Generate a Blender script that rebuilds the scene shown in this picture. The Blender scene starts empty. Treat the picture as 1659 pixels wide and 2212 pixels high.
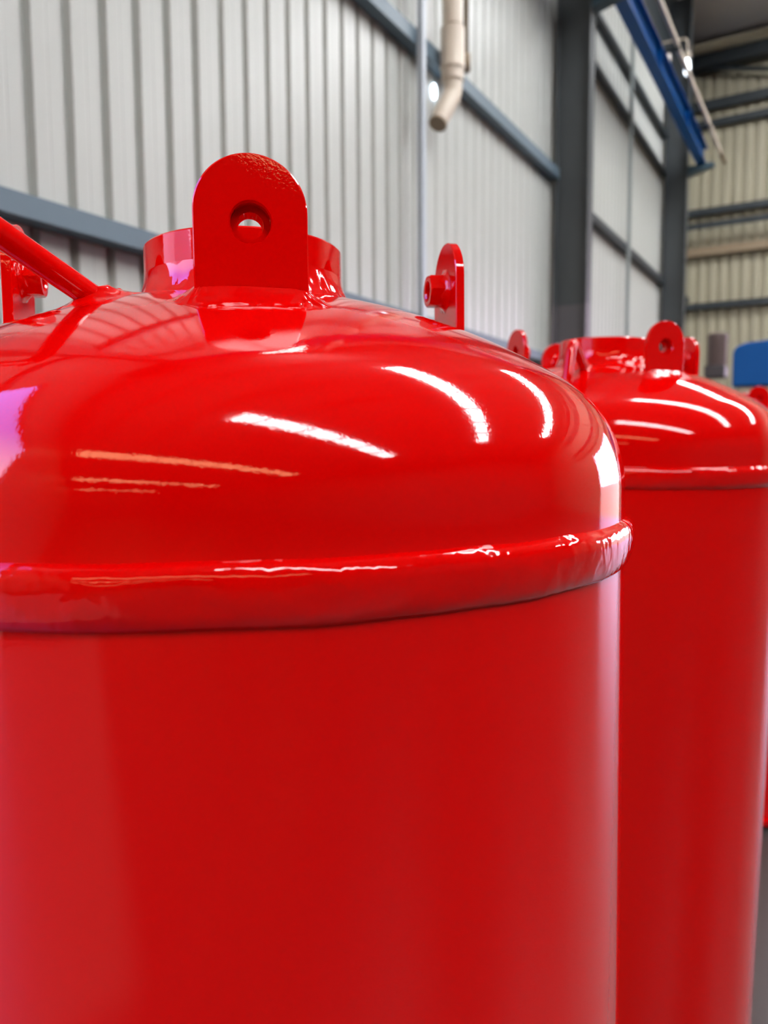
import bpy, bmesh, math, random
from mathutils import Matrix, Vector, Euler, noise

random.seed(7)
PI = math.pi
scene = bpy.context.scene
col = scene.collection
EYE = 1.6                                   # camera height above the floor, metres

# ------------------------------------------------------------------ camera
cd = bpy.data.cameras.new('camera')
cam = bpy.data.objects.new('camera', cd)
col.objects.link(cam)
cd.sensor_fit = 'VERTICAL'
cd.sensor_height = 36.0
cd.sensor_width = 27.0
cd.lens = 36.0 * 1659.0 / 2212.0
cd.clip_start = 0.02
cd.clip_end = 400
RT = Vector((0.861122, 0.508367, -0.005679))
UP = Vector((-0.039091, 0.077344, 0.996238))
FW = Vector((-0.506893, 0.857660, -0.086475))
mw = Matrix((RT, UP, -FW)).transposed().to_4x4()
mw.translation = (0, 0, EYE)
cam.matrix_world = mw
cd.dof.use_dof = True
cd.dof.focus_distance = 0.66
cd.dof.aperture_fstop = 5.0
cd.dof.aperture_blades = 0
scene.camera = cam

# ------------------------------------------------------------------ view and sampling
vs = scene.view_settings
vs.view_transform = 'Standard'
vs.look = 'None'
vs.gamma = 1.0
vs.use_curve_mapping = False
vs.exposure = 0.56
cy = scene.cycles
cy.use_denoising = True
cy.max_bounces = 10
cy.diffuse_bounces = 5
cy.glossy_bounces = 6
cy.sample_clamp_indirect = 8.0
cy.caustics_reflective = False
cy.caustics_refractive = False

# ------------------------------------------------------------------ sky
SKY = 9.5
SKYLIGHT = 26.5
world = bpy.data.worlds.new('sky')
scene.world = world
world.use_nodes = True
nt = world.node_tree
nt.nodes.clear()
out = nt.nodes.new('ShaderNodeOutputWorld')
bg = nt.nodes.new('ShaderNodeBackground')
bg.inputs['Strength'].default_value = SKY
tc = nt.nodes.new('ShaderNodeTexCoord')
sx = nt.nodes.new('ShaderNodeSeparateXYZ')
rp = nt.nodes.new('ShaderNodeValToRGB')
rp.color_ramp.elements[0].position = 0.0
rp.color_ramp.elements[0].color = (0.92, 0.72, 0.92, 1)
e = rp.color_ramp.elements.new(0.35)
e.color = (0.80, 0.66, 1.0, 1)
e = rp.color_ramp.elements.new(0.62)
e.color = (0.10, 0.24, 1.0, 1)
rp.color_ramp.elements[-1].position = 1.0
rp.color_ramp.elements[-1].color = (0.15, 0.25, 0.9, 1)
nt.links.new(tc.outputs['Generated'], sx.inputs[0])
nt.links.new(sx.outputs['Z'], rp.inputs[0])
nt.links.new(rp.outputs[0], bg.inputs['Color'])
nt.links.new(bg.outputs[0], out.inputs['Surface'])


def portal(name, loc, rot, w, h):
    l = bpy.data.lights.new(name, 'AREA')
    l.shape = 'RECTANGLE'
    l.size = w
    l.size_y = h
    l.cycles.is_portal = True
    o = bpy.data.objects.new(name, l)
    col.objects.link(o)
    o.location = loc
    o.rotation_euler = rot
    return o


# sun, reaching the floor through the side door behind the camera
sl = bpy.data.lights.new('sun', 'SUN')
sl.energy = 21.0
sl.angle = math.radians(3.0)
sl.color = (1.0, 0.90, 0.84)
so = bpy.data.objects.new('sun', sl)
col.objects.link(so)
so.rotation_euler = Vector((0.42, -0.10, -0.80)).to_track_quat('-Z', 'Y').to_euler()

# door in the left wall and door in the back wall (both outside the frame)
LD = (-6.0, -0.8, 0.0, EYE + 4.0)           # y0, y1, z0, z1
BD = (1.55, 7.6, 0.0, EYE + 3.1)              # x0, x1, z0, z1
portal('daylight_side_door', (-3.1, (LD[0] + LD[1]) / 2, LD[3] / 2), (0, -PI / 2, 0), LD[3], LD[1] - LD[0])
portal('daylight_back_door', ((BD[0] + BD[1]) / 2, 18.0, BD[3] / 2), (-PI / 2, 0, 0), BD[1] - BD[0], BD[3])


# ------------------------------------------------------------------ materials
def lin(c):
    return tuple(((v / 255.0) / 12.92 if v / 255.0 <= 0.04045 else ((v / 255.0 + 0.055) / 1.055) ** 2.4) for v in c)


def mat(name, rgb, rough=0.5, metal=0.0, var=0.0, vscale=4.0, bump=0.0, bscale=60.0, coat=0.0, spec=0.5, stretch=None, emit=None, estr=0.0):
    m = bpy.data.materials.new(name)
    m.use_nodes = True
    n = m.node_tree.nodes
    L = m.node_tree.links
    b = n['Principled BSDF']
    c = lin(rgb)
    b.inputs['Base Color'].default_value = (*c, 1)
    b.inputs['Roughness'].default_value = rough
    b.inputs['Metallic'].default_value = metal
    b.inputs['Specular IOR Level'].default_value = spec
    b.inputs['Coat Weight'].default_value = coat
    b.inputs['Coat Roughness'].default_value = 0.03
    b.inputs['Coat IOR'].default_value = 1.4
    tcn = n.new('ShaderNodeTexCoord')
    if var > 0:
        mp = n.new('ShaderNodeMapping')
        if stretch:
            mp.inputs['Scale'].default_value = stretch
        nz = n.new('ShaderNodeTexNoise')
        nz.inputs['Scale'].default_value = vscale
        nz.inputs['Detail'].default_value = 4
        mx = n.new('ShaderNodeMix')
        mx.data_type = 'RGBA'
        mx.inputs[6].default_value = (*[v * (1 - var) for v in c], 1)
        mx.inputs[7].default_value = (*[min(1, v * (1 + var)) for v in c], 1)
        L.new(tcn.outputs['Object'], mp.inputs[0])
        L.new(mp.outputs[0], nz.inputs['Vector'])
        L.new(nz.outputs['Fac'], mx.inputs[0])
        L.new(mx.outputs[2], b.inputs['Base Color'])
    if bump > 0:
        n2 = n.new('ShaderNodeTexNoise')
        n2.inputs['Scale'].default_value = bscale
        n2.inputs['Detail'].default_value = 2
        bp = n.new('ShaderNodeBump')
        bp.inputs['Strength'].default_value = 1.0
        bp.inputs['Distance'].default_value = bump
        L.new(tcn.outputs['Object'], n2.inputs['Vector'])
        L.new(n2.outputs['Fac'], bp.inputs['Height'])
        L.new(bp.outputs[0], b.inputs['Normal'])
        if coat:
            L.new(bp.outputs[0], b.inputs['Coat Normal'])
    if emit:
        b.inputs['Emission Color'].default_value = (*emit, 1)
        b.inputs['Emission Strength'].default_value = estr
    return m


RED = (196, 1, 1)
M = {}
M['red'] = mat('red_gloss_paint', RED, rough=0.5, coat=1.0, spec=0.0, bump=0.000035, bscale=420)
M['red_rough'] = mat('red_gloss_paint_over_weld', RED, rough=0.5, coat=1.0, spec=0.0, bump=0.0016, bscale=42)
M['wall'] = mat('white_sheet_metal', (181, 184, 180), rough=0.38, var=0.05, vscale=1.4, stretch=(1, 1, 0.15), spec=0.4)
M['wall_beige'] = mat('beige_sheet_metal', (168, 162, 140), rough=0.45, var=0.06, vscale=1.2, stretch=(1, 1, 0.15))
M['wall_plain'] = mat('pale_sheet_metal', (196, 192, 182), rough=0.6, var=0.06, vscale=0.6)
M['girt'] = mat('blue_grey_steel_paint', (92, 110, 123), rough=0.5, var=0.08, vscale=6)
M['post'] = mat('pale_blue_grey_steel', (176, 186, 196), rough=0.45, var=0.05, vscale=6)
M['mid_grey'] = mat('mid_grey_steel', (140, 148, 148), rough=0.5, var=0.08, vscale=6)
M['steel'] = mat('dark_grey_steel_paint', (64, 69, 72), rough=0.5, var=0.1, vscale=5)
M['steel_dark'] = mat('charcoal_steel_paint', (40, 48, 53), rough=0.5, var=0.1, vscale=5)
M['teal'] = mat('dark_teal_steel_paint', (52, 78, 92), rough=0.45, var=0.1, vscale=5)
M['blue'] = mat('blue_crane_paint', (2, 78, 146), rough=0.45, var=0.06, vscale=3, spec=0.2)
M['cream'] = mat('cream_plastic', (206, 193, 176), rough=0.4, var=0.05, vscale=8)
M['brown'] = mat('brown_metal', (138, 120, 96), rough=0.5, var=0.1, vscale=9)
M['roof'] = mat('grey_roof_sheet', (205, 202, 202), rough=0.6, var=0.08, vscale=0.7)
M['floor'] = mat('grey_concrete', (54, 52, 50), rough=0.42, var=0.12, vscale=1.5, bump=0.0005, bscale=30)
M['wall_dark'] = mat('dark_sheet_metal', (92, 84, 80), rough=0.6, var=0.1, vscale=0.6)
M['sky_block'] = mat('sky_block_render', (226, 212, 214), rough=0.8, var=0.06, vscale=0.5)  # pale tone of the added block that masks low sky
M['yard'] = mat('pale_concrete_yard', (120, 98, 56), rough=0.8, var=0.1, vscale=0.8)
M['skylight'] = mat('lit_skylight', (240, 240, 235), rough=0.5, emit=(0.97, 0.98, 1.0), estr=SKYLIGHT)
M['skylight_warm'] = mat('lit_skylight_yellowed', (240, 225, 190), rough=0.5, emit=(1.0, 0.60, 0.30), estr=SKYLIGHT * 0.29)
M['panel'] = mat('lit_translucent_panel', (235, 235, 230), rough=0.5, emit=(1.0, 0.97, 0.93), estr=8.0)
M['hole'] = mat('daylight_through_hole', (230, 240, 255), rough=0.5, emit=(0.72, 0.86, 1.0), estr=5.0)
M['white_cap'] = mat('white_plastic', (225, 220, 215), rough=0.3)
M['glow'] = mat('daylight_gap_emission', (230, 240, 255), rough=0.4, emit=(0.85, 0.92, 1.0), estr=4.0)  # emission standing in for a daylight gap
M['beige'] = mat('beige_machine_paint', (206, 196, 168), rough=0.5, var=0.05, vscale=5)
M['dark_machine'] = mat('dark_grey_machine_paint', (62, 58, 60), rough=0.55, var=0.15, vscale=8)
M['maroon_machine'] = mat('faded_brown_machine_paint', (98, 82, 78), rough=0.55, var=0.12, vscale=8)


# ------------------------------------------------------------------ mesh helpers
def link(name, bm, m, parent=None, smooth=False, bevel=0.0):
    me = bpy.data.meshes.new(name)
    bmesh.ops.recalc_face_normals(bm, faces=bm.faces)
    bm.to_mesh(me)
    bm.free()
    if smooth:
        for p in me.polygons:
            p.use_smooth = True
    me.materials.append(m)
    o = bpy.data.objects.new(name, me)
    col.objects.link(o)
    if parent:
        o.parent = parent
    if bevel:
        md = o.modifiers.new('bevel', 'BEVEL')
        md.width = bevel
        md.segments = 3
        md.limit_method = 'ANGLE'
        md.angle_limit = math.radians(40)
    return o


def autosmooth(o, deg=40):
    me = o.data
    bm = bmesh.new()
    bm.from_mesh(me)
    for ed in bm.edges:
        if len(ed.link_faces) == 2:
            ed.smooth = ed.calc_face_angle(0) < math.radians(deg)
    for f in bm.faces:
        f.smooth = True
    bm.to_mesh(me)
    bm.free()
    return o


def box(bm, x0, x1, y0, y1, z0, z1):
    v = [bm.verts.new((x, y, z)) for z in (z0, z1) for y in (y0, y1) for x in (x0, x1)]
    for f in ((0, 1, 3, 2), (4, 6, 7, 5), (0, 4, 5, 1), (2, 3, 7, 6), (0, 2, 6, 4), (1, 5, 7, 3)):
        bm.faces.new([v[i] for i in f])


def lathe(bm, prof, n=96, close=False):
    rings = []
    for r, z in prof:
        if r < 1e-6:
            rings.append([bm.verts.new((0, 0, z))])
        else:
            rings.append([bm.verts.new((r * math.cos(2 * PI * i / n), r * math.sin(2 * PI * i / n), z)) for i in range(n)])
    pairs = list(zip(rings[:-1], rings[1:]))
    if close:
        pairs.append((rings[-1], rings[0]))
    for a, b in pairs:
        for i in range(n):
            j = (i + 1) % n
            if len(a) == 1 and len(b) == 1:
                continue
            if len(a) == 1:
                bm.faces.new((a[0], b[i], b[j]))
            elif len(b) == 1:
                bm.faces.new((a[i], a[j], b[0]))
            else:
                bm.faces.new((a[i], a[j], b[j], b[i]))


def tube(bm, pts, r, n=20, cap=True):
    pts = [Vector(p) for p in pts]
    rs = r if isinstance(r, (list, tuple)) else [r] * len(pts)
    prev = None
    rings = []
    for i, p in enumerate(pts):
        if i == 0:
            t = pts[1] - p
        elif i == len(pts) - 1:
            t = p - pts[i - 1]
        else:
            t = (pts[i + 1] - p).normalized() + (p - pts[i - 1]).normalized()
        t.normalize()
        if prev is None:
            a = Vector((0, 0, 1)) if abs(t.z) < 0.9 else Vector((1, 0, 0))
            u = t.cross(a).normalized()
        else:
            u = (prev - t * prev.dot(t)).normalized()
        prev = u
        w = t.cross(u)
        rings.append([bm.verts.new(p + (u * math.cos(2 * PI * k / n) + w * math.sin(2 * PI * k / n)) * rs[i]) for k in range(n)])
    for a, b in zip(rings[:-1], rings[1:]):
        for k in range(n):
            j = (k + 1) % n
            bm.faces.new((a[k], a[j], b[j], b[k]))
    if cap:
        bm.faces.new(rings[0])
        bm.faces.new(rings[-1])


def bend(pts, rad, n=8):
    """round the corners of a polyline"""
    pts = [Vector(p) for p in pts]
    o = [pts[0]]
    for a, b, c in zip(pts[:-2], pts[1:-1], pts[2:]):
        u = (a - b)
        w = (c - b)
        d = min(rad, u.length * 0.45, w.length * 0.45)
        p, q = b + u.normalized() * d, b + w.normalized() * d
        for i in range(n + 1):
            t = i / n
            o.append(p * (1 - t) ** 2 + b * 2 * t * (1 - t) + q * t * t)
    o.append(pts[-1])
    return o


def empty(name, label, cat, group=None, loc=(0, 0, 0)):
    o = bpy.data.objects.new(name, None)
    o.empty_display_size = 0.1
    col.objects.link(o)
    o.location = loc
    tag(o, label, cat, group)
    return o


def tag(o, label, cat, group=None):
    o['label'] = label
    o['category'] = cat
    if group:
        o['group'] = group
    return o


def structure(o):
    o['kind'] = 'structure'
    return o


# ------------------------------------------------------------------ the hall
YB, YF, XR, XL = 17.9, -45.0, 20.0, -3.0
ROOF = EYE + 8.25


def sheet(name, m, along, s0, s1, z0, z1, at, inward, pitch, phase, depth=0.04, opening=None, w=0.058):
    """profiled cladding with real recessed ribs; along is 'y' or 'x'; opening = (s0, s1, ztop)"""
    bm = bmesh.new()
    sec = []
    k = math.floor((s0 - phase) / pitch)
    while phase + k * pitch < s1 + pitch:
        b = phase + k * pitch
        dp = depth if along == 'x' or b < 3.3 else (0.030 if b < 5.5 else 0.013)     # the bay past the post has flatter sheets
        sec += [(b - w, 0), (b - w + 0.012, dp), (b - 0.010, dp), (b, 0),
                (b + (pitch - w) * 0.46, 0), (b + (pitch - w) * 0.5, 0.0015), (b + (pitch - w) * 0.54, 0)]
        k += 1
    sec = [(s0, 0)] + [q for q in sec if s0 < q[0] < s1] + [(s1, 0)]
    if opening:
        sec += [(opening[0], 0), (opening[1], 0)]
        sec.sort()

    def P(s, d, z):
        c = at - inward * d
        return (c, s, z) if along == 'y' else (s, c, z)
    lo = [bm.verts.new(P(s, d, z0)) for s, d in sec]
    mid = [bm.verts.new(P(s, d, opening[2])) for s, d in sec] if opening else None
    hi = [bm.verts.new(P(s, d, z1)) for s, d in sec]
    for i in range(len(sec) - 1):
        c = (sec[i][0] + sec[i + 1][0]) / 2
        if opening:
            if not (opening[0] < c < opening[1]):
                bm.faces.new((lo[i], lo[i + 1], mid[i + 1], mid[i]))
            bm.faces.new((mid[i], mid[i + 1], hi[i + 1], hi[i]))
        else:
            bm.faces.new((lo[i], lo[i + 1], hi[i + 1], hi[i]))
    o = link(name, bm, m)
    md = o.modifiers.new('thickness', 'SOLIDIFY')
    md.thickness = 0.004
    md.offset = 0
    return structure(o)


bm = bmesh.new()
box(bm, XL - 0.06, XR + 0.1, YF - 0.1, YB + 0.06, -0.2, 0)
structure(link('floor', bm, M['floor']))
bm = bmesh.new()
box(bm, -90, 100, -130, 110, -0.5, -0.25)
structure(link('ground', bm, M['yard']))
sheet('wall_left', M['wall'], 'y', YF, YB, 0, ROOF, XL, 1, 0.2, 2.176, opening=(LD[0], LD[1], LD[3]))
sheet('wall_back', M['wall_beige'], 'x', XL, XR, 0, ROOF, YB, -1, 0.21, 0.02, depth=0.05, opening=(BD[0], BD[1], BD[3]), w=0.095)
bm = bmesh.new()
box(bm, XR, XR + 0.1, YF, YB, 0, ROOF)
structure(link('wall_right', bm, M['wall_dark']))
bm = bmesh.new()
box(bm, XL, XR, YF - 0.1, YF, 0, ROOF)
structure(link('wall_front', bm, M['wall_dark']))
# added shed outside the side door, unseen directly, masks low sky in reflections
bm = bmesh.new()
box(bm, -22, -9, -40, -8.5, -0.25, EYE + 6.2)
structure(link('wall_sky_block', bm, M['sky_block']))
bm = bmesh.new()
box(bm, XL - 0.06, XR + 0.1, YF - 0.1, YB + 0.06, ROOF, ROOF + 0.15)
structure(link('ceiling', bm, M['roof']))

# roof purlins running the length of the hall
for x in [-1.2 + 2.3 * k for k in range(10)]:
    bm = bmesh.new()
    box(bm, x - 0.03, x + 0.03, YF, YB - 0.05, ROOF - 0.22, ROOF - 0.12)
    structure(link('purlin_beam', bm, M['steel']))

# skylight bands across the roof: centre line from (xa, ya) to (xb, yb)
H = 8.15
BANDS = [((0.29 * H, -0.425 * H), (1.76 * H, -0.275 * H), 1.08, 'skylight'),
         ((0.00 * H, 0.67 * H), (1.58 * H, 0.765 * H), 0.86, 'skylight'),
         ((-0.10 * H, 1.63 * H), (1.46 * H, 1.76 * H), 0.86, 'skylight'),
         ((-0.23 * H, -1.60 * H), (2.1 * H, -1.65 * H), 1.55, 'skylight_warm'),
         ((-0.23 * H, -3.22 * H), (2.1 * H, -3.4 * H), 1.55, 'skylight_warm'),
         ((-0.20 * H, -5.0 * H), (1.5 * H, -5.0 * H), 1.4, 'skylight_warm')]
for i, (a, b, w, m) in enumerate(BANDS):
    a, b = Vector((*a, 0)), Vector((*b, 0))
    u = (b - a).normalized()
    v = Vector((-u.y, u.x, 0)) * w / 2
    bm = bmesh.new()
    lo = [bm.verts.new((p.x, p.y, ROOF - 0.10)) for p in (a - v, b - v, b + v, a + v)]
    hi = [bm.verts.new((p.x, p.y, ROOF - 0.02)) for p in (a - v, b - v, b + v, a + v)]
    bm.faces.new(lo)
    bm.faces.new(hi)
    for k in range(4):
        bm.faces.new((lo[k], lo[(k + 1) % 4], hi[(k + 1) % 4], hi[k]))
    o = structure(link('window_%d' % (i + 1), bm, M[m]))


# translucent panel high in the left wall, above the frame
bm = bmesh.new()
box(bm, -2.87, -2.84, 3.8, 5.0, EYE + 6.3, EYE + 7.65)
structure(link('window_7', bm, M['panel']))


def girt(y0, y1, zt, h=0.115, x=-2.89, m='girt'):
    """C-channel rail on the left wall: web towards the room"""
    bm = bmesh.new()
    box(bm, x - 0.008, x, y0, y1, zt - h, zt)
    box(bm, XL + 0.006, x - 0.008, y0, y1, zt - 0.008, zt)
    box(bm, XL + 0.006, x - 0.008, y0, y1, zt - h, zt - h + 0.008)
    return structure(link('wall_rail', bm, M[m]))


girt(-0.7, 8.9, EYE + 1.030, h=0.095)
girt(-0.7, 8.9, EYE + 3.155, h=0.115)
girt(9.12, 15.15, EYE + 1.030, h=0.095)
girt(9.12, 15.15, EYE + 3.025, h=0.10, m='steel_dark')
girt(9.12, 15.15, EYE + 4.92, h=0.055, m='steel_dark')
girt(9.12, 15.15, EYE + 5.60, h=0.06, m='steel_dark')
girt(15.36, YB - 0.1, EYE + 1.030, h=0.095)
girt(15.36, YB - 0.1, EYE + 3.1, h=0.10, m='steel_dark')
girt(-6.1, -0.7, EYE + 4.16, h=0.14)


def side_post(y, m, w=0.052):
    bm = bmesh.new()
    box(bm, -2.885, -2.835, y - w / 2, y + w / 2, 0, ROOF - 0.4)
    return structure(link('wall_post', bm, M[m]))


side_post(5.44, 'post', 0.06)
side_post(12.16, 'mid_grey', 0.045)

# steel columns: I-section, web facing along the hall
mcol = M['steel'].copy()
mcol.name = 'column_paint_two_tone'
nn, ll = mcol.node_tree.nodes, mcol.node_tree.links
pb = nn['Principled BSDF']
src = pb.inputs['Base Color'].links[0].from_socket
tcc, sz = nn.new('ShaderNodeTexCoord'), nn.new('ShaderNodeSeparateXYZ')
gt = nn.new('ShaderNodeMath')
gt.operation = 'GREATER_THAN'
gt.inputs[1].default_value = EYE + 1.62
mx = nn.new('ShaderNodeMix')
mx.data_type = 'RGBA'
ll.new(tcc.outputs['Object'], sz.inputs[0])
ll.new(sz.outputs['Z'], gt.inputs[0])
ll.new(gt.outputs[0], mx.inputs[0])
mx.inputs[6].default_value = (*lin((88, 86, 91)), 1)
ll.new(src, mx.inputs[7])
ll.new(mx.outputs[2], pb.inputs['Base Color'])


def column(y, x0=-2.95, x1=-2.556, w=0.2):
    bm = bmesh.new()
    box(bm, x0, x0 + 0.018, y - w / 2, y + w / 2, 0, ROOF - 0.3)
    box(bm, x1 - 0.018, x1, y - w / 2, y + w / 2, 0, ROOF - 0.3)
    box(bm, x0 + 0.018, x1 - 0.018, y - 0.006, y + 0.006, 0, ROOF - 0.3)
    return structure(link('steel_column', bm, mcol))


def bracket(y, name='column_bracket'):
    """corbel that carries the runway beam"""
    bm = bmesh.new()
    prof = [(-2.552, EYE + 4.83), (-2.552, EYE + 4.99), (-2.12, EYE + 4.99), (-2.12, EYE + 4.93), (-2.35, EYE + 4.88)]
    f = [bm.verts.new((x, y - 0.09, z)) for x, z in prof]
    g = [bm.verts.new((x, y + 0.09, z)) for x, z in prof]
    bm.faces.new(f)
    bm.faces.new(g[::-1])
    for i in range(5):
        j = (i + 1) % 5
        bm.faces.new((f[i], f[j], g[j], g[i]))
    return structure(link(name, bm, M['teal']))


for y in (9.0, 15.25):
    column(y)
    bracket(y)
column(1.2)
bracket(1.2)

# eaves girder along the left wall, deepened to stand for upper wall shade
bm = bmesh.new()
box(bm, -2.95, -2.9, -0.5, YB - 0.1, EYE + 6.6, ROOF - 0.02)
structure(link('eaves_beam_and_shade', bm, M['steel_dark']))


def gable_rail(x0, z, h, d=0.14, m='steel_dark', y=YB - 0.02, x1=12.0):
    bm = bmesh.new()
    box(bm, x0, x1, y - d, y, z - h / 2, z + h / 2)
    return structure(link('gable_rail', bm, M[m]))


S = YB / 21.0
for x0, z, h, m in ((-2.95, 8.22, 0.22, 'steel_dark'), (-2.95, 7.78, 0.16, 'steel_dark'), (-2.95, 5.70, 0.15, 'steel_dark'),
                    (-2.95, 4.74, 0.20, 'brown'), (-2.95, 3.41, 0.15, 'steel_dark'), (-2.95, 1.2, 0.15, 'steel_dark')):
    gable_rail(x0, EYE + z * S, h * S, m=m, x1=1.5 if z < 4 else 12)
gable_rail(-2.98, EYE + 5.31 * S, 0.11, y=YB - 0.25, d=0.08)
bm = bmesh.new()
tube(bm, [(-3.0 + 0.2, YB - 0.22, EYE + 7.75), (2.2, YB - 0.22, EYE + 6.5)], 0.045, 8)
structure(link('gable_brace', bm, M['steel_dark']))
bm = bmesh.new()
box(bm, -2.9, 12, YB - 0.35, YB - 0.02, EYE + 7.70, EYE + 7.95)
structure(link('gable_beam', bm, M['steel_dark']))
bm = bmesh.new()
box(bm, -2.9, 12, YB - 0.42, YB - 0.30, EYE + 7.96, EYE + 8.13)
structure(link('trim_1', bm, M['beige']))

# ------------------------------------------------------------------ crane runway beam, power rails
bm = bmesh.new()
bx, bz = -2.325, EYE + 4.99
ya, yb_ = 1.1, 15.42
box(bm, bx - 0.078, bx + 0.078, ya, yb_, bz, bz + 0.016)
box(bm, bx - 0.006, bx + 0.006, ya, yb_, bz + 0.016, bz + 0.32)
box(bm, bx - 0.078, bx + 0.078, ya, yb_, bz + 0.32, bz + 0.336)
t = empty('crane_runway_beam', 'long blue steel crane beam high along the left wall', 'beam', loc=(bx, ya, bz))
o = link('beam_section', bm, M['blue'], t)
o.matrix_parent_inverse = Matrix.Translation((-bx, -ya, -bz))
bm = bmesh.new()
box(bm, bx - 0.025, bx + 0.025, ya, yb_, bz + 0.336, bz + 0.376)
o = link('crane_rail', bm, M['steel_dark'], t)
o.matrix_parent_inverse = Matrix.Translation((-bx, -ya, -bz))
for y in (4.0, 6.5, 11.2, 13.4):
    bm = bmesh.new()
    box(bm, bx + 0.006, bx + 0.076, y - 0.006, y + 0.006, bz + 0.016, bz + 0.32)
    o = link('stiffener', bm, M['blue'], t)
    o.matrix_parent_inverse = Matrix.Translation((-bx, -ya, -bz))

px_, pz_ = -2.1, EYE + 5.40
t = empty('power_rail', 'thin cream power rail running beside the blue crane beam', 'rail', loc=(px_, ya, pz_))
for a, b, dz in ((ya, 11.45, 0.0), (11.5, 15.9, -0.03)):
    bm = bmesh.new()
    box(bm, -0.022, 0.022, a - ya, b - ya, dz - 0.03, dz + 0.03)
    link('rail_length', bm, M['cream'], t)
for y in (2.5, 5.5, 8.5, 11.47, 14.4):
    bm = bmesh.new()
    box(bm, bx + 0.0065 - px_, 0.03, y - ya - 0.02, y - ya + 0.02, -0.075, -0.035)
    link('hanger', bm, M['steel_dark'], t)
bm = bmesh.new()
box(bm, -0.03, 0.03, 15.9 - ya, 16.5 - ya, -0.06, -0.02)
link('end_feed', bm, M['brown'], t)

cx_, cz_ = -2.33, EYE + 5.48
t = empty('cable_conduit', 'thin grey conduit with a white end cap above the blue crane beam', 'conduit', loc=(cx_, ya, cz_))
bm = bmesh.new()
tube(bm, [(0, 0, 0), (0, 11.95 - ya, 0)], 0.02, 10)
autosmooth(link('conduit_run', bm, M['brown'], t))
bm = bmesh.new()
lathe(bm, [(0, -0.10), (0.035, -0.10), (0.042, -0.09), (0.042, -0.03), (0.03, -0.02), (0.042, -0.01), (0.042, 0.05), (0.03, 0.07), (0, 0.07)], 16)
o = autosmooth(link('end_cap', bm, M['white_cap'], t))
o.location = (0, 11.98 - ya, 0)
for y in (3.0, 6.0, 9.0, 11.6):
    bm = bmesh.new()
    box(bm, -0.012, 0.012, y - ya - 0.012, y - ya + 0.012, -0.1135, -0.015)
    link('stand_off', bm, M['steel_dark'], t)

t = empty('daylight_gap_glow', 'small bright white lamp standing in for a daylight gap beside the blue crane beam', 'glow', loc=(-2.2, 12.8, EYE + 5.54))  # made-up glowing shape for a daylight gap; cap and arm are invented
bm = bmesh.new()
lathe(bm, [(0, 0), (0.022, 0.01), (0.042, 0.06), (0.046, 0.13), (0.036, 0.21), (0.02, 0.25), (0, 0.25)], 20)
autosmooth(link('glow_shape', bm, M['glow'], t))
bm = bmesh.new()
lathe(bm, [(0, 0.245), (0.03, 0.245), (0.05, 0.29), (0.05, 0.33), (0.02, 0.36), (0, 0.36)], 20)
autosmooth(link('cap', bm, M['cream'], t))
bm = bmesh.new()
tube(bm, bend([(0, 0, 0.355), (0, 0, 0.55), (-0.70, 0, 0.58)], 0.08), 0.014, 10)
autosmooth(link('arm', bm, M['cream'], t))

# ------------------------------------------------------------------ drain pipe on the left wall
t = empty('drain_pipe', 'cream plastic drain pipe with slanted elbow on the white wall', 'pipe', loc=(-2.78, 5.82, EYE + 2.70))
R = 0.082
bm = bmesh.new()
tube(bm, [(0, 0, 0.62), (0, 0, 5.4)], R, 28)
autosmooth(link('pipe_length', bm, M['cream'], t))
bm = bmesh.new()
tube(bm, [(0, 0, 0.60), (0, 0, 0.60), (0, 0, 0.64)], [R * 0.98, R + 0.008, R + 0.008], 28)
autosmooth(link('clip_band', bm, M['brown'], t))
bm = bmesh.new()
tube(bm, [(0, 0, 0.6), (0, 0, 0.33), (0, 0, 0.32), (0, 0, 0.29), (0, 0, 0.28), (0, 0, 0.2)], [R + 0.014, R + 0.014, R + 0.02, R + 0.02, R + 0.008, R + 0.008], 28)
autosmooth(link('socket', bm, M['cream'], t))
bm = bmesh.new()
tube(bm, bend([(0, 0, 0.21), (0, 0, 0.10), (-0.03, -0.15, -0.12), (-0.035, -0.18, -0.17)], 0.10, 8), [R * (0.95 - 0.12 * max(0, i - 8) / 11) for i in range(20)], 28)
autosmooth(link('elbow', bm, M['cream'], t))
bm = bmesh.new()
tube(bm, [(-0.035, -0.178, -0.168), (-0.0365, -0.19, -0.188)], R * 0.88, 24)
autosmooth(link('outlet', bm, M['brown'], t))

bm = bmesh.new()
tube(bm, [(-2.86, 6.25, EYE + 3.17), (-2.86, 6.25, EYE + 8.1)], 0.022, 10)
tube(bm, [(-2.86, 6.25, EYE + 3.17), (-2.86, 6.25, EYE + 3.30)], 0.04, 10)
tag(link('conduit', bm, M['brown'], smooth=True), 'thin brown vertical conduit right of the cream drain pipe', 'conduit')

# glowing disc for daylight through a hole in the cladding beside the elbow
bm = bmesh.new()
bmesh.ops.create_cone(bm, cap_ends=True, segments=20, radius1=0.042, radius2=0.042, depth=0.012,
                      matrix=Matrix.Translation((-2.985, 5.90, EYE + 2.90)) @ Matrix.Rotation(PI / 2, 4, 'Y') @ Matrix.Diagonal((1.45, 0.85, 1, 1)))
structure(link('window_8', bm, M['hole']))

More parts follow.
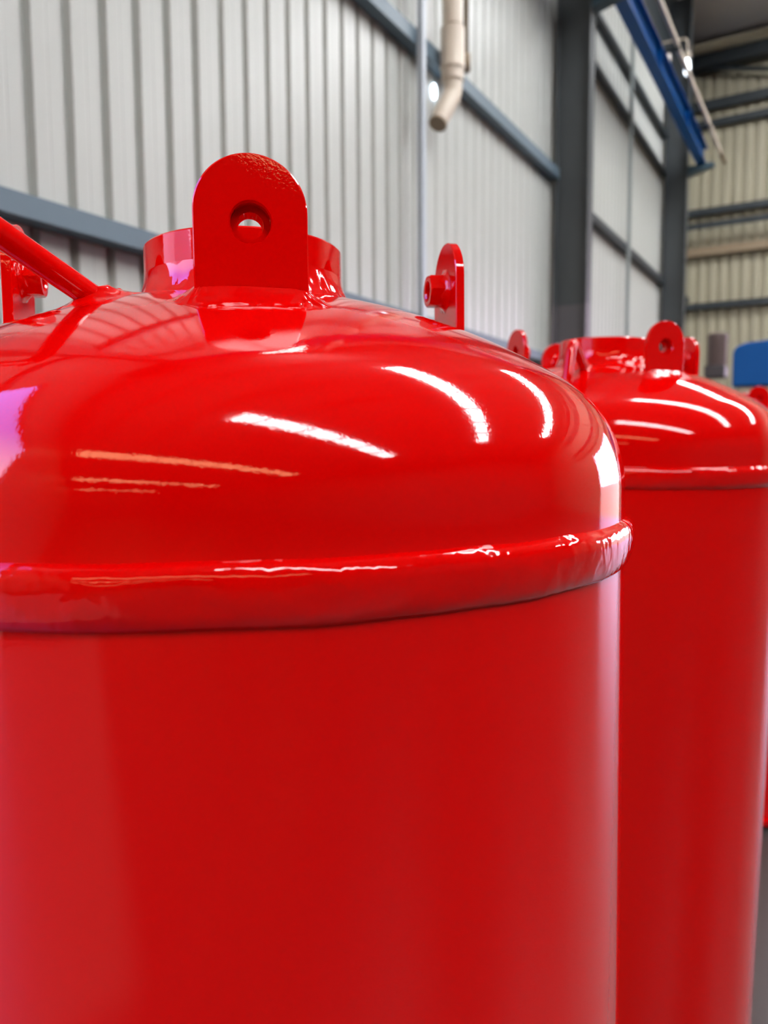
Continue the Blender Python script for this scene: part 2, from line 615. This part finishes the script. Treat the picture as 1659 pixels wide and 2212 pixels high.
# ------------------------------------------------------------------ machines at the far end
t = empty('blue_hood_machine', 'blue hooded machine with a cream body behind the tanks at right', 'machine', loc=(-0.35, 9.6, 0))
bm = bmesh.new()
w, d = 0.66, 0.6
prof = [(-w, 0), (-w, 0.36), (-w + 0.03, 0.42), (-w + 0.12, 0.455), (0, 0.50), (w - 0.12, 0.455), (w - 0.03, 0.42), (w, 0.36), (w, 0)]
f = [bm.verts.new((x, -d, EYE + 0.60 + z)) for x, z in prof]
g = [bm.verts.new((x, d, EYE + 0.60 + z)) for x, z in prof]
bm.faces.new(f)
bm.faces.new(g[::-1])
for i in range(len(prof)):
    j = (i + 1) % len(prof)
    bm.faces.new((f[i], f[j], g[j], g[i]))
link('hood', bm, M['blue'], t, bevel=0.02)
bm = bmesh.new()
box(bm, -w + 0.05, w - 0.05, -d + 0.05, d - 0.05, 0, EYE + 0.60)
link('machine_body', bm, M['beige'], t, bevel=0.02)

t = empty('pillar_drill', 'dark blurred machine with a round brown head behind the second tank', 'machine', loc=(-1.37, 10.6, 0))
bm = bmesh.new()
lathe(bm, [(0, 0), (0.30, 0), (0.30, 0.06), (0.07, 0.1), (0.07, 2.3), (0, 2.3)], 24)
autosmooth(link('column', bm, M['dark_machine'], t))
bm = bmesh.new()
box(bm, -0.12, 0.12, -0.2, 0.12, EYE + 0.82, EYE + 0.97)
link('gear_housing', bm, M['dark_machine'], t, bevel=0.02)
bm = bmesh.new()
lathe(bm, [(0, EYE + 0.97), (0.1, EYE + 0.97), (0.115, EYE + 1.0), (0.115, EYE + 1.28), (0.12, EYE + 1.29), (0.12, EYE + 1.36), (0.09, EYE + 1.38), (0, EYE + 1.38)], 24)
autosmooth(link('motor_head', bm, M['maroon_machine'], t))

# ------------------------------------------------------------------ red pressure tanks
TR = 0.400
Z0, LC, KR = EYE - 0.0362, 0.64, 0.1243      # knuckle start height, crown and knuckle radii
HD = LC - math.sqrt((LC - KR) ** 2 - (TR - KR) ** 2)
ZC = Z0 + HD - LC
PHI = math.asin((TR - KR) / (LC - KR))
ZT, ZB = EYE - 0.0654, EYE - 0.1068
RIM = EYE + 0.2185
RC = 0.1054


def dome_z(r):
    if r <= LC * math.sin(PHI):
        return ZC + math.sqrt(LC * LC - r * r)
    q = min(1, max(0, (r - (TR - KR)) / KR))
    return Z0 + KR * math.sqrt(max(0, 1 - q * q))


def dome_profile(n=28):
    p = [(TR, ZT - 0.02), (TR, ZT), (TR, Z0)]
    p += [(TR - KR + KR * math.cos(a), Z0 + KR * math.sin(a)) for a in [(PI / 2 - PHI) * i / n for i in range(1, n + 1)]]
    p += [(LC * math.sin(u), ZC + LC * math.cos(u)) for u in [PHI * (1 - i / n) for i in range(1, n)]]
    p = [q for q in p if q[0] > RC - 0.02]
    return p


def lump(v, s, a):
    return a * noise.noise(Vector(v) * s)


def shell_mesh():
    bm = bmesh.new()
    prof = [(TR - 0.03, 0.34), (TR - 0.012, 0.30), (TR - 0.012, 0.02), (TR + 0.02, 0.02), (TR + 0.02, 0.04), (TR, 0.045)]
    prof += [(TR, 0.045 + (ZB + 0.02 - 0.045) * i / 6) for i in range(1, 7)]
    lathe(bm, prof, 160)
    return bm


def dome_mesh():
    bm = bmesh.new()
    lathe(bm, dome_profile(), 192)
    return bm


def band_mesh():
    """rolled joint band, welded by hand: slightly uneven"""
    bm = bmesh.new()
    h = ZT - ZB
    pr = [(-0.004, 0.003), (0.0005, 0.0005), (0.0040, -0.0008), (0.0070, -0.0035), (0.0088, -0.0085), (0.0092, -0.0150), (0.0086, -0.0240),
          (0.0070, -0.0320), (0.0046, -0.0385), (0.0022, -0.0412), (0.0004, -0.0418), (-0.004, -0.0420)]
    n = 360
    rings = []
    for dr, dz in pr:
        ring = []
        for i in range(n):
            a = 2 * PI * i / n
            k = max(0, dr) / 0.009
            w = (noise.noise(Vector((math.cos(a) * 9, math.sin(a) * 9, dz * 60))) * 0.0011 + noise.noise(Vector((math.cos(a) * 30, math.sin(a) * 30, dz * 90))) * 0.0004) * k
            wz = noise.noise(Vector((math.cos(a) * 6 + 5, math.sin(a) * 6, 3))) * 0.0012 * (1 if dr > 0.0003 else 0)
            r = TR + dr + w
            ring.append(bm.verts.new((r * math.cos(a), r * math.sin(a), ZT + dz + wz)))
        rings.append(ring)
    for a, b in zip(rings[:-1], rings[1:]):
        for i in range(n):
            j = (i + 1) % n
            bm.faces.new((a[i], a[j], b[j], b[i]))
    return bm


def collar_mesh():
    bm = bmesh.new()
    zb = dome_z(RC)
    pr = [(0.0, zb + 0.004), (RC - 0.012, zb + 0.004), (RC - 0.012, RIM - 0.002), (RC - 0.010, RIM), (RC - 0.002, RIM), (RC, RIM - 0.002)]
    pr += [(RC, RIM - 0.012), (RC, zb + 0.024)]
    lathe(bm, pr, 128)
    # weld flare at the foot of the neck
    fl = []
    n = 192
    for k in range(9):
        t_ = k / 8
        r = RC + 0.030 * t_ ** 1.7
        z = dome_z(RC + 0.030) - 0.001 + (zb + 0.030 - dome_z(RC + 0.030)) * (1 - t_) ** 2.0
        fl.append((r, z))
    rings = []
    for r, z in fl:
        ring = []
        for i in range(n):
            a = 2 * PI * i / n
            q = (math.cos(a) * 14, math.sin(a) * 14, z * 60)
            w = 0.0013 * noise.noise(Vector(q)) if RC + 0.001 < r < RC + 0.029 else 0
            ring.append(bm.verts.new(((r + w) * math.cos(a), (r + w) * math.sin(a), z + w)))
        rings.append(ring)
    for a, b in zip(rings[:-1], rings[1:]):
        for i in range(n):
            j = (i + 1) % n
            bm.faces.new((a[i], a[j], b[j], b[i]))
    return bm


# lifting lug: local frame of the tank, lug on the -y side; turned about z for the others
LI, LO, LW = 0.2264, 0.2364, 0.0906
LTOP, LHOLE, RH = EYE + 0.2372, EYE + 0.1836, 0.0172


def rotz(p, a):
    c, s = math.cos(a), math.sin(a)
    return (p[0] * c - p[1] * s, p[0] * s + p[1] * c, p[2])


def lug_mesh(a):
    """rounded plate with a countersunk round hole"""
    bm = bmesh.new()
    hw = LW / 2
    zc = LTOP - hw
    zb = dome_z(LO) - 0.012
    n = 96

    def outline(th):
        # ray from the hole centre to the plate outline
        dx, dz = math.sin(th), math.cos(th)
        best = 1e9
        # round top: centre (0, zc), radius hw
        oz = LHOLE - zc
        b = oz * dz
        c_ = oz * oz - hw * hw
        t_ = -b + math.sqrt(max(0, b * b - c_))
        if LHOLE + dz * t_ >= zc - 1e-6:
            best = t_
        if abs(dx) > 1e-6:
            t2 = hw / abs(dx)
            if LHOLE + dz * t2 <= zc + 1e-6:
                best = min(best, t2)
        if dz < -1e-6:
            t3 = (zb - LHOLE) / dz
            best = min(best, t3)
        return dx * best, LHOLE + dz * best
    ths = [2 * PI * i / n for i in range(n)]
    # exact corners at the foot
    for sx_ in (1, -1):
        th = math.atan2(sx_ * hw, zb - LHOLE) % (2 * PI)
        k = min(range(n), key=lambda i: abs(ths[i] - th))
        ths[k] = th
    OUT = [outline(th) for th in ths]
    ctr = Vector((0, 0, 0))

    def ring(f, y):
        return [bm.verts.new(rotz((*[q for q in (p[0],)], y, p[1]), a)) for p in f]

    def inset(d):
        o = []
        for (x, z) in OUT:
            o.append((x * (1 - d / hw), LHOLE + (z - LHOLE) * (1 - d / max(0.02, abs(z - LHOLE)) if abs(z - LHOLE) > 0.02 else 1 - d / hw)))
        return o

    def hole(r):
        return [(r * math.sin(th), LHOLE + r * math.cos(th)) for th in ths]
    c_ = 0.0009
    loops = [ring(hole(RH - 0.0012), -LI), ring(hole(RH - 0.0012), -LO + 0.002), ring(hole(RH), -LO), ring(inset(c_), -LO), ring(OUT, -LO + c_),
             ring(OUT, -LI - c_), ring(inset(c_), -LI)]
    loops.append(loops[0])
    for p, q in zip(loops[:-1], loops[1:]):
        for i in range(n):
            j = (i + 1) % n
            bm.faces.new((p[i], p[j], q[j], q[i]))
    return bm


def nut_mesh(a):
    """hexagon nut with a bored hole, chamfered end, welded on the inner face of the plate"""
    bm = bmesh.new()
    n = 48
    y0, y1 = -LI + 0.0008, -LI + 0.0205

    def hexr(th, ac):
        k = ((th + PI / 6) % (PI / 3)) - PI / 6
        return ac * math.cos(PI / 6) / math.cos(k)

    def ring(fr, y):
        return [bm.verts.new(rotz((fr(2 * PI * i / n) * math.sin(2 * PI * i / n), y, LHOLE + fr(2 * PI * i / n) * math.cos(2 * PI * i / n)), a)) for i in range(n)]
    ac = 0.0192
    loops = [ring(lambda t_: 0.0108, y0), ring(lambda t_: hexr(t_, ac), y0), ring(lambda t_: hexr(t_, ac), y1 - 0.002),
             ring(lambda t_: min(hexr(t_, ac), ac * 0.89), y1), ring(lambda t_: 0.0122, y1), ring(lambda t_: 0.0105, y1 - 0.002)]
    loops.append(loops[0])
    for p, q in zip(loops[:-1], loops[1:]):
        for i in range(n):
            j = (i + 1) % n
            bm.faces.new((p[i], p[j], q[j], q[i]))
    return bm


def lug_weld_mesh(a, seed):
    """fillet weld all round the foot of the plate, spreading on to the dome"""
    bm = bmesh.new()
    hw = LW / 2
    yc = -(LI + LO) / 2
    n = 160
    per = []
    for i in range(n):
        th = 2 * PI * i / n
        # superellipse loop around the plate foot
        c, s = math.cos(th), math.sin(th)
        per.append((c, s))
    K = 7
    rings = []
    for k in range(K + 1):
        t_ = k / K
        ring = []
        for i, (c, s) in enumerate(per):
            ex_ = 0.22 + 0.5 * t_
            ux = math.copysign(abs(c) ** ex_, c)
            uy = math.copysign(abs(s) ** ex_, s)
            wob = noise.noise(Vector((c * 3 + seed, s * 3, 0.3))) * 0.35 + noise.noise(Vector((c * 9 + seed, s * 9, t_ * 4))) * 0.22
            spread = 0.0215 * (1 + wob * 0.7) * t_
            x = ux * (hw - 0.0005 + spread)
            y = yc + uy * (0.0055 + spread * 0.95)
            r = math.hypot(x, y)
            zd = dome_z(r)
            bead = 0.0016 * noise.noise(Vector((x * 160 + seed, y * 160, t_ * 3))) * math.sin(PI * t_)
            z = zd + 0.0105 * (1 - t_) ** 1.8 * (1 + 0.3 * wob) + bead - (0.0006 if k == K else 0)
            if k == 0:
                z = max(z, dome_z(LI) - 0.002)
            ring.append(bm.verts.new(rotz((x, y, z), a)))
        rings.append(ring)
    for p, q in zip(rings[:-1], rings[1:]):
        for i in range(n):
            j = (i + 1) % n
            bm.faces.new((p[i], p[j], q[j], q[i]))
    return bm


def nut_weld_mesh(a, seed):
    """weld run where the nut meets the plate"""
    bm = bmesh.new()
    n, K = 64, 5
    rings = []
    for k in range(K + 1):
        t_ = k / K
        ring = []
        for i in range(n):
            th = 2 * PI * i / n
            w = 1 + 0.35 * noise.noise(Vector((math.cos(th) * 3 + seed, math.sin(th) * 3, t_ * 2)))
            r = 0.0165 + (0.0085 * w) * t_ ** 1.5
            y = -LI + 0.0002 + 0.0085 * (1 - t_) ** 1.5
            ring.append(bm.verts.new(rotz((r * math.sin(th), y, LHOLE + r * math.cos(th)), a)))
        rings.append(ring)
    for p, q in zip(rings[:-1], rings[1:]):
        for i in range(n):
            j = (i + 1) % n
            bm.faces.new((p[i], p[j], q[j], q[i]))
    return bm


HANG = math.radians(-44)                       # handle bearing, from the front lug towards the left lug


def hpt(rho, z):
    return (rho * math.sin(HANG), -rho * math.cos(HANG), z)


def handle_mesh():
    bm = bmesh.new()
    pts = [hpt(0.168, dome_z(0.168) - 0.004), hpt(0.190, EYE + 0.137), hpt(0.315, EYE + 0.191), hpt(0.347, EYE + 0.10), hpt(0.352, dome_z(0.352) - 0.006)]
    tube(bm, bend(pts, 0.030, 10), 0.0112, 28)
    return bm


def foot_weld_mesh(rho, lean, seed):
    """weld collar around one foot of the handle"""
    bm = bmesh.new()
    n, K = 64, 7
    c0 = Vector(hpt(rho, 0))
    rad = Vector((math.sin(HANG), -math.cos(HANG), 0))
    tan = Vector((math.cos(HANG), math.sin(HANG), 0))
    rings = []
    for k in range(K + 1):
        t_ = k / K
        ring = []
        for i in range(n):
            th = 2 * PI * i / n
            wob = 1 + 0.22 * noise.noise(Vector((math.cos(th) * 2 + seed, math.sin(th) * 2, 1))) + 0.10 * noise.noise(Vector((math.cos(th) * 7 + seed, math.sin(th) * 7, t_ * 3)))
            s = 0.0105 + 0.0145 * t_ ** 1.3 * wob
            el = (1.15 + 0.9 * t_ if lean > 0 else 1.0)
            p = c0 + rad * (s * el * math.cos(th) + lean * (1 - t_) * 2.2) + tan * s * math.sin(th)
            z = dome_z(math.hypot(p.x, p.y)) + 0.0115 * (1 - t_) ** 1.6 - (0.0006 if k == K else 0)
            ring.append(bm.verts.new((p.x, p.y, z)))
        rings.append(ring)
    for p, q in zip(rings[:-1], rings[1:]):
        for i in range(n):
            j = (i + 1) % n
            bm.faces.new((p[i], p[j], q[j], q[i]))
    bm.faces.new(rings[0])
    return bm


def rigid(rot, loc):
    m = Matrix(rot).to_4x4()
    m.translation = loc
    return m


LUGS = (0, PI / 2, PI, -PI / 2)
GROUP = 'red pressure tanks'
T1 = rigid(((0.7444551, -0.6675986, -0.0099349), (0.6676596, 0.7444508, 0.0048566), (0.0041537, -0.0102487, 0.9999389)), (-0.549369, 0.654429, -0.008735))
T2 = rigid(((0.6845042, -0.7287462, 0.0195670), (0.7289990, 0.6843879, -0.0131769), (-0.0037888, 0.0232839, 0.9997217)), (-0.531177, 1.913579, 0.028071))
T3 = Matrix.Translation((-0.40, 3.80, 0.0)) @ Matrix.Rotation(math.radians(26), 4, 'Z')


def make_tank():
    t = empty('pressure_tank', 'large glossy red tank filling the foreground, handle and round lug on top', 'tank', GROUP)
    autosmooth(link('shell', shell_mesh(), M['red'], t), 50)
    autosmooth(link('dome_head', dome_mesh(), M['red'], t), 60)
    autosmooth(link('seam_band', band_mesh(), M['red_rough'], t), 60)
    autosmooth(link('neck_collar', collar_mesh(), M['red'], t), 40)
    for i, a in enumerate(LUGS):
        lug = autosmooth(link('lifting_lug', lug_mesh(a), M['red'], t), 30)
        autosmooth(link('hex_nut', nut_mesh(a), M['red'], lug), 25)
        autosmooth(link('weld_bead', nut_weld_mesh(a, i * 3.1), M['red_rough'], lug), 80)
        autosmooth(link('weld_bead', lug_weld_mesh(a, i * 5.3 + 1), M['red_rough'], lug), 80)
    h = autosmooth(link('lifting_handle', handle_mesh(), M['red'], t), 60)
    autosmooth(link('weld_bead', foot_weld_mesh(0.185, 0.004, 2.0), M['red_rough'], h), 80)
    autosmooth(link('weld_bead', foot_weld_mesh(0.351, 0.0, 8.0), M['red_rough'], h), 80)
    return t


def copy_tank(src, label):
    r = src.copy()
    col.objects.link(r)
    r['label'] = label
    for ch in src.children:
        c = ch.copy()
        col.objects.link(c)
        c.parent = r
        for g in ch.children:
            d = g.copy()
            col.objects.link(d)
            d.parent = c
    return r


tank = make_tank()
tank.matrix_world = T1
second = copy_tank(tank, 'red tank standing behind the foreground tank at the right edge')
second.matrix_world = T2
third = copy_tank(tank, 'red tank furthest back, only lug tips showing over the second tank')
third.matrix_world = T3
bpy.context.view_layer.update()
